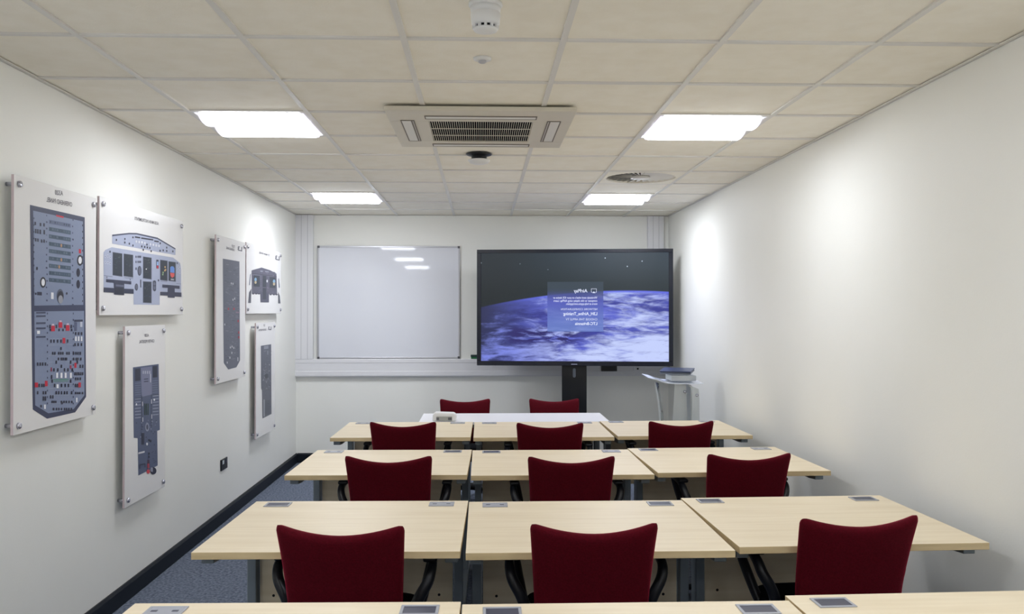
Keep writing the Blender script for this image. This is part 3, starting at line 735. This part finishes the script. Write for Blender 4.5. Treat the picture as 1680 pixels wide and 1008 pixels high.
for cx,cy,rx,ry in((532,578,25,62),(492,785,20,45)): a.disc(cx,cy,rx,ry,(70,74,92)); a.disc(cx,cy,rx*.72,ry*.78,(96,100,118),3)
a.poly([(700,715),(712,700),(732,702),(742,720),(742,822),(730,838),(712,836),(700,815)],(74,78,96),2)
a.par(706,725,736,760,.05,(104,110,130),3); a.par(706,775,736,812,.05,(104,110,130),3)
for y in(385,450): 
    for x in(480,505,522,538): a.par(x,y,x+12,y+28,.1,(66,68,92),2)
a.par(480,535,494,565,.1,(66,68,92),2); a.par(541,690,552,790,.1,(60,62,86),2)
for x0,y0,x1,y1,kk in((105,683,425,722,.09),(205,730,335,880,.06),(75,790,212,850,.06),(335,805,455,865,.05),(820,752,1040,790,.08),(890,795,978,918,.05),(793,845,895,890,.04),(975,850,1064,905,.06)): a.par(x0,y0,x1,y1,kk,(52,56,78),3)
a.par(212,790,328,870,.05,(38,42,58),4); a.par(225,752,325,775,.08,(96,100,122),4)
for x,y in((95,395),(128,390),(160,405),(98,470),(128,475),(158,485),(1025,530),(1045,545),(1020,580),(1045,595)): a.disc(x,y,12,20,(190,196,214),1); a.disc(x,y,5,8,(120,124,150),2)
a.disc(155,335,10,14,(74,78,100)); a.disc(1010,480,9,12,(74,78,100)); a.disc(772,700,9,14,(74,78,100)); a.disc(116,662,5,12,(74,78,100)); a.disc(412,690,5,12,(74,78,100))
a.par(78,636,190,642,.12,(110,116,142),1); a.par(340,662,450,668,.1,(110,116,142),1); a.par(800,708,880,713,.08,(110,116,142),1); a.par(1000,738,1060,743,.08,(110,116,142),1)
for x0,y0,x1 in((472,138,540),(552,152,706),(718,190,776)): a.par(x0,y0,x1,y0+18,.15,DKI,2)
for x,y in((230,172),(337,160),(337,205),(395,220),(440,140),(440,243),(552,255),(590,262),(622,268),(655,275),(618,232),(787,215),(785,310),(825,305),(870,270),(870,312),(948,318),(572,298),(672,315)): a.par(x,y,x+14,y+24,.12,DKI,2)
for i in range(9):
    if i!=4: a.disc(490+i*36,205+i*7,11,17,(206,208,218),2)
a.disc(560,210,5,8,(245,248,252),3)
tx=[('A320 MAIN INSTRUMENTS',(220.5,361),(260,369.5),5.6,.01)]
panel('mounted_cockpit_print','wide white board with blue instrument panel print, above the narrow blue pedestal board',4.372,5.575,1.566,2.16,a,tx)
# --- pedestal, narrow, blue
a=Art(zoomer(205,590,5.04))
a.poly([(65,66),(278,38),(288,583),(266,592),(270,878),(110,962),(104,652),(72,650)],(84,94,122),0)
a.poly([(130,70),(222,58),(222,290),(138,310)],(120,124,152),1)
a.par(82,78,126,180,-.13,(44,48,66),2); a.par(228,56,266,152,-.13,(44,48,66),2)
for i in range(6): a.par(80,196+i*19,130,202+i*19,-.1,(112,120,146),2); a.par(224,176+i*19,270,182+i*19,-.1,(112,120,146),2)
for x in(145,162,180,198): a.par(x,95,x+10,120,-.1,(176,178,196),2)
for x0,y0,x1 in((155,160,190),(155,180,190)): a.par(x0,y0,x1,y0+8,-.1,(60,64,88),3)
a.par(205,120,212,190,-.1,(190,192,206),3)
for i in range(7): a.par(80,325+i*26,130,332+i*26,-.1,(150,156,178),2); a.par(228,300+i*26,276,307+i*26,-.1,(150,156,178),2)
a.par(80,320,133,326,-.1,(52,58,82),3); a.par(225,292,278,298,-.1,(52,58,82),3)
a.disc(92,372,6,9,WH,3); a.disc(240,334,6,9,WH,3)
for x,y in((140,350),(142,480),(214,330),(216,455)): a.par(x,y,x+6,y+36,0,(206,208,218),3)
a.par(135,300,140,560,0,(58,64,90),2); a.par(214,290,219,560,0,(58,64,90),2)
for x in(158,172,186): a.par(x,365,x+8,460,-.05,(44,66,60),3)
for i in range(26):
    x=rr.uniform(82,265); y=rr.uniform(500,640); a.par(x,y,x+8,y+10,-.08,rr.choice([(56,62,86),(140,146,170),(110,118,144)]),2)
a.disc(182,560,16,36,(140,146,168),2); a.disc(182,560,9,22,(74,80,104),3)
a.par(134,608,158,705,-.05,(46,50,72),3); a.disc(180,700,7,12,WH,3)
for x,y in((190,660),(205,665),(190,770),(190,798)): a.par(x,y,x+12,y+18,0,(44,48,68),3)
a.par(108,770,160,784,-.25,(206,206,214),3); a.par(118,870,165,878,-.25,(50,54,76),3); a.par(118,876,124,905,0,(50,54,76),3); a.par(160,866,166,892,0,(50,54,76),3)
a.par(182,832,200,862,0,(70,46,66),3); a.par(182,862,200,900,0,(160,60,80),3); a.disc(190,928,14,18,(190,60,72),3)
a.disc(232,922,26,30,(40,44,66),3); a.par(210,895,228,930,0,(150,152,170),4)
for i in range(10):
    x=rr.uniform(212,255); y=rr.uniform(700,860); a.par(x,y,x+9,y+7,-.3,(66,72,98),2)
tx=[('A320',(237,553),(244,552.5),5,.01),('CENTER PEDESTAL',(228,563.5),(253,562),5.2,.01)]
panel('mounted_cockpit_print','narrow white board with blue centre pedestal print, lowest in the nearer group',4.685,5.27,.536,1.506,a,tx)
# --- far group, dark grey prints
def speck(a,x0,x1,y0,y1,n,cols,w=(4,14),h=(3,9),k=.1,lay=2,seed=1):
    r=random.Random(seed)
    for i in range(n):
        x=r.uniform(x0,x1); y=r.uniform(y0,y1); a.par(x,y,x+r.uniform(*w),y+r.uniform(*h),k,r.choice(cols),lay)
GREY=(98,102,118)
a=Art(zoomer(355,415,5.04))
a.poly([(52,48),(190,72),(195,890),(165,948),(98,966),(60,912)],GREY,0)
speck(a,62,175,90,890,150,[(86,90,104),(116,120,136),(78,84,98),(128,130,144)],(6,24),(3,6),.1,1,3)
for x,y in((118,245),(132,248),(146,372),(132,380),(110,775),(124,768),(138,778),(122,820),(106,860),(84,900),(172,865),(172,880),(64,585)): a.par(x,y,x+7,y+16,.1,(205,206,214),3)
for x,y in((92,455),(138,455),(172,555),(178,650),(178,690)): a.par(x,y,x+11,y+18,.1,(176,56,76),3)
a.par(158,486,186,498,.1,(140,120,140),3)
tx=[('737',(380,406),(385,407.5),4.5,.01),('OVERHEAD PANEL',(370.5,408.5),(384.5,412.5),4.2,.01),('L3',(390,411),(397,412.5),7,.03,1)]
panel('mounted_cockpit_print','tall white board with dark grey overhead print, left board of the farther group',6.265,7.03,1.066,2.139,a,tx)
a=Art(zoomer(400,430,11.2)); GP=(88,88,104)
a.poly([(140,155),(325,102),(480,150),(600,215),(612,608),(462,590),(460,745),(305,745),(300,592),(145,582)],GP,0)
a.par(140,205,600,216,.12,(62,62,78),1)
a.par(165,225,300,255,.1,(104,106,124),1)
for x0,y0,x1,y1 in((178,245,290,450),(345,250,410,460),(470,275,580,475),(350,480,405,680)): a.par(x0,y0,x1,y1,.08,(48,54,66),2)
for cx in(212,552): a.disc(cx,325 if cx<300 else 360,22,36,(120,160,190),3); a.disc(cx,375 if cx<300 else 405,20,28,(176,160,130),3)
a.disc(425,352,12,25,(210,214,224),3); a.par(300,160,345,178,.1,(150,152,166),2); a.par(390,168,455,182,.15,(150,152,166),2)
a.poly([(78,755),(95,560),(138,490),(130,755)],(84,86,98),0); a.poly([(625,545),(662,625),(672,765),(630,765)],(84,86,98),0)
a.poly([(95,425),(112,235),(132,212),(128,232),(112,430)],(96,104,124),0); a.poly([(630,300),(645,310),(660,475),(642,475)],(96,104,124),0)
for cx in(170,225,275,490,550,600): a.disc(cx,585 if cx<300 else 600,22,14,(70,70,88),1)
speck(a,150,590,180,560,60,[(104,106,122),(72,74,90),(120,112,132)],(8,28),(6,14),.1,1,5)
a.par(305,560,460,745,0,(78,80,98),1); a.par(345,480,408,690,0,(50,56,70),2)
tx=[('737 MAIN PANEL',(424.5,416),(442.5,421),3.6,.01),('L3',(451.5,426),(458.5,427.5),7,.03,1)]
panel('mounted_cockpit_print','wide white board with small dark grey instrument print, nearest to the back corner',7.06,8.268,1.57,2.148,a,tx)
a=Art(zoomer(420,560,7.467))
a.poly([(58,58),(185,38),(190,893),(78,950),(72,602),(62,582)],(92,96,110),0)
a.par(96,62,150,100,-.15,(140,142,156),2); a.par(136,118,148,168,-.1,(130,134,148),2); a.par(95,120,125,126,-.1,(130,134,148),2)
speck(a,78,172,260,620,55,[(130,132,146),(72,76,92),(112,114,130),(150,152,164)],(5,14),(6,18),-.1,2,7)
speck(a,78,172,120,900,40,[(76,80,96),(104,108,122)],(6,26),(3,7),-.1,1,8)
a.disc(125,428,22,30,(58,62,78),3)
a.par(90,715,104,925,0,(160,164,172),2)
for x in(122,140,158): a.par(x,720,x+6,900,0,(74,80,92),2)
tx=[('737',(432,536),(435,536),3.5,.01),('CENTER PEDESTAL',(424,543.5),(437,542.5),3.2,.01),('L3',(440,541.5),(445,541.5),5.5,.03,1)]
panel('mounted_cockpit_print','narrow white board with dark grey pedestal print, lowest in the farther group',7.365,8.03,.51,1.49,a,tx)

# ================================================================== CAMERA, WORLD, VIEW
cam=bpy.data.cameras.new('camera'); co=bpy.data.objects.new('camera',cam); C.objects.link(co)
cam.sensor_width=36; cam.lens=F/1680*36; cam.clip_start=.05
co.location=O; co.rotation_euler=(PI/2+PIT,0,-YAW)
bpy.context.scene.camera=co
w=bpy.data.worlds.new('world'); bpy.context.scene.world=w; w.use_nodes=True
w.node_tree.nodes['Background'].inputs[0].default_value=(.5,.5,.5,1); w.node_tree.nodes['Background'].inputs[1].default_value=.0
sc=bpy.context.scene
sc.view_settings.view_transform='Standard'; sc.view_settings.look='None'; sc.view_settings.gamma=1; sc.view_settings.exposure=0
sc.cycles.max_bounces=10; sc.cycles.diffuse_bounces=7; sc.cycles.use_denoising=True
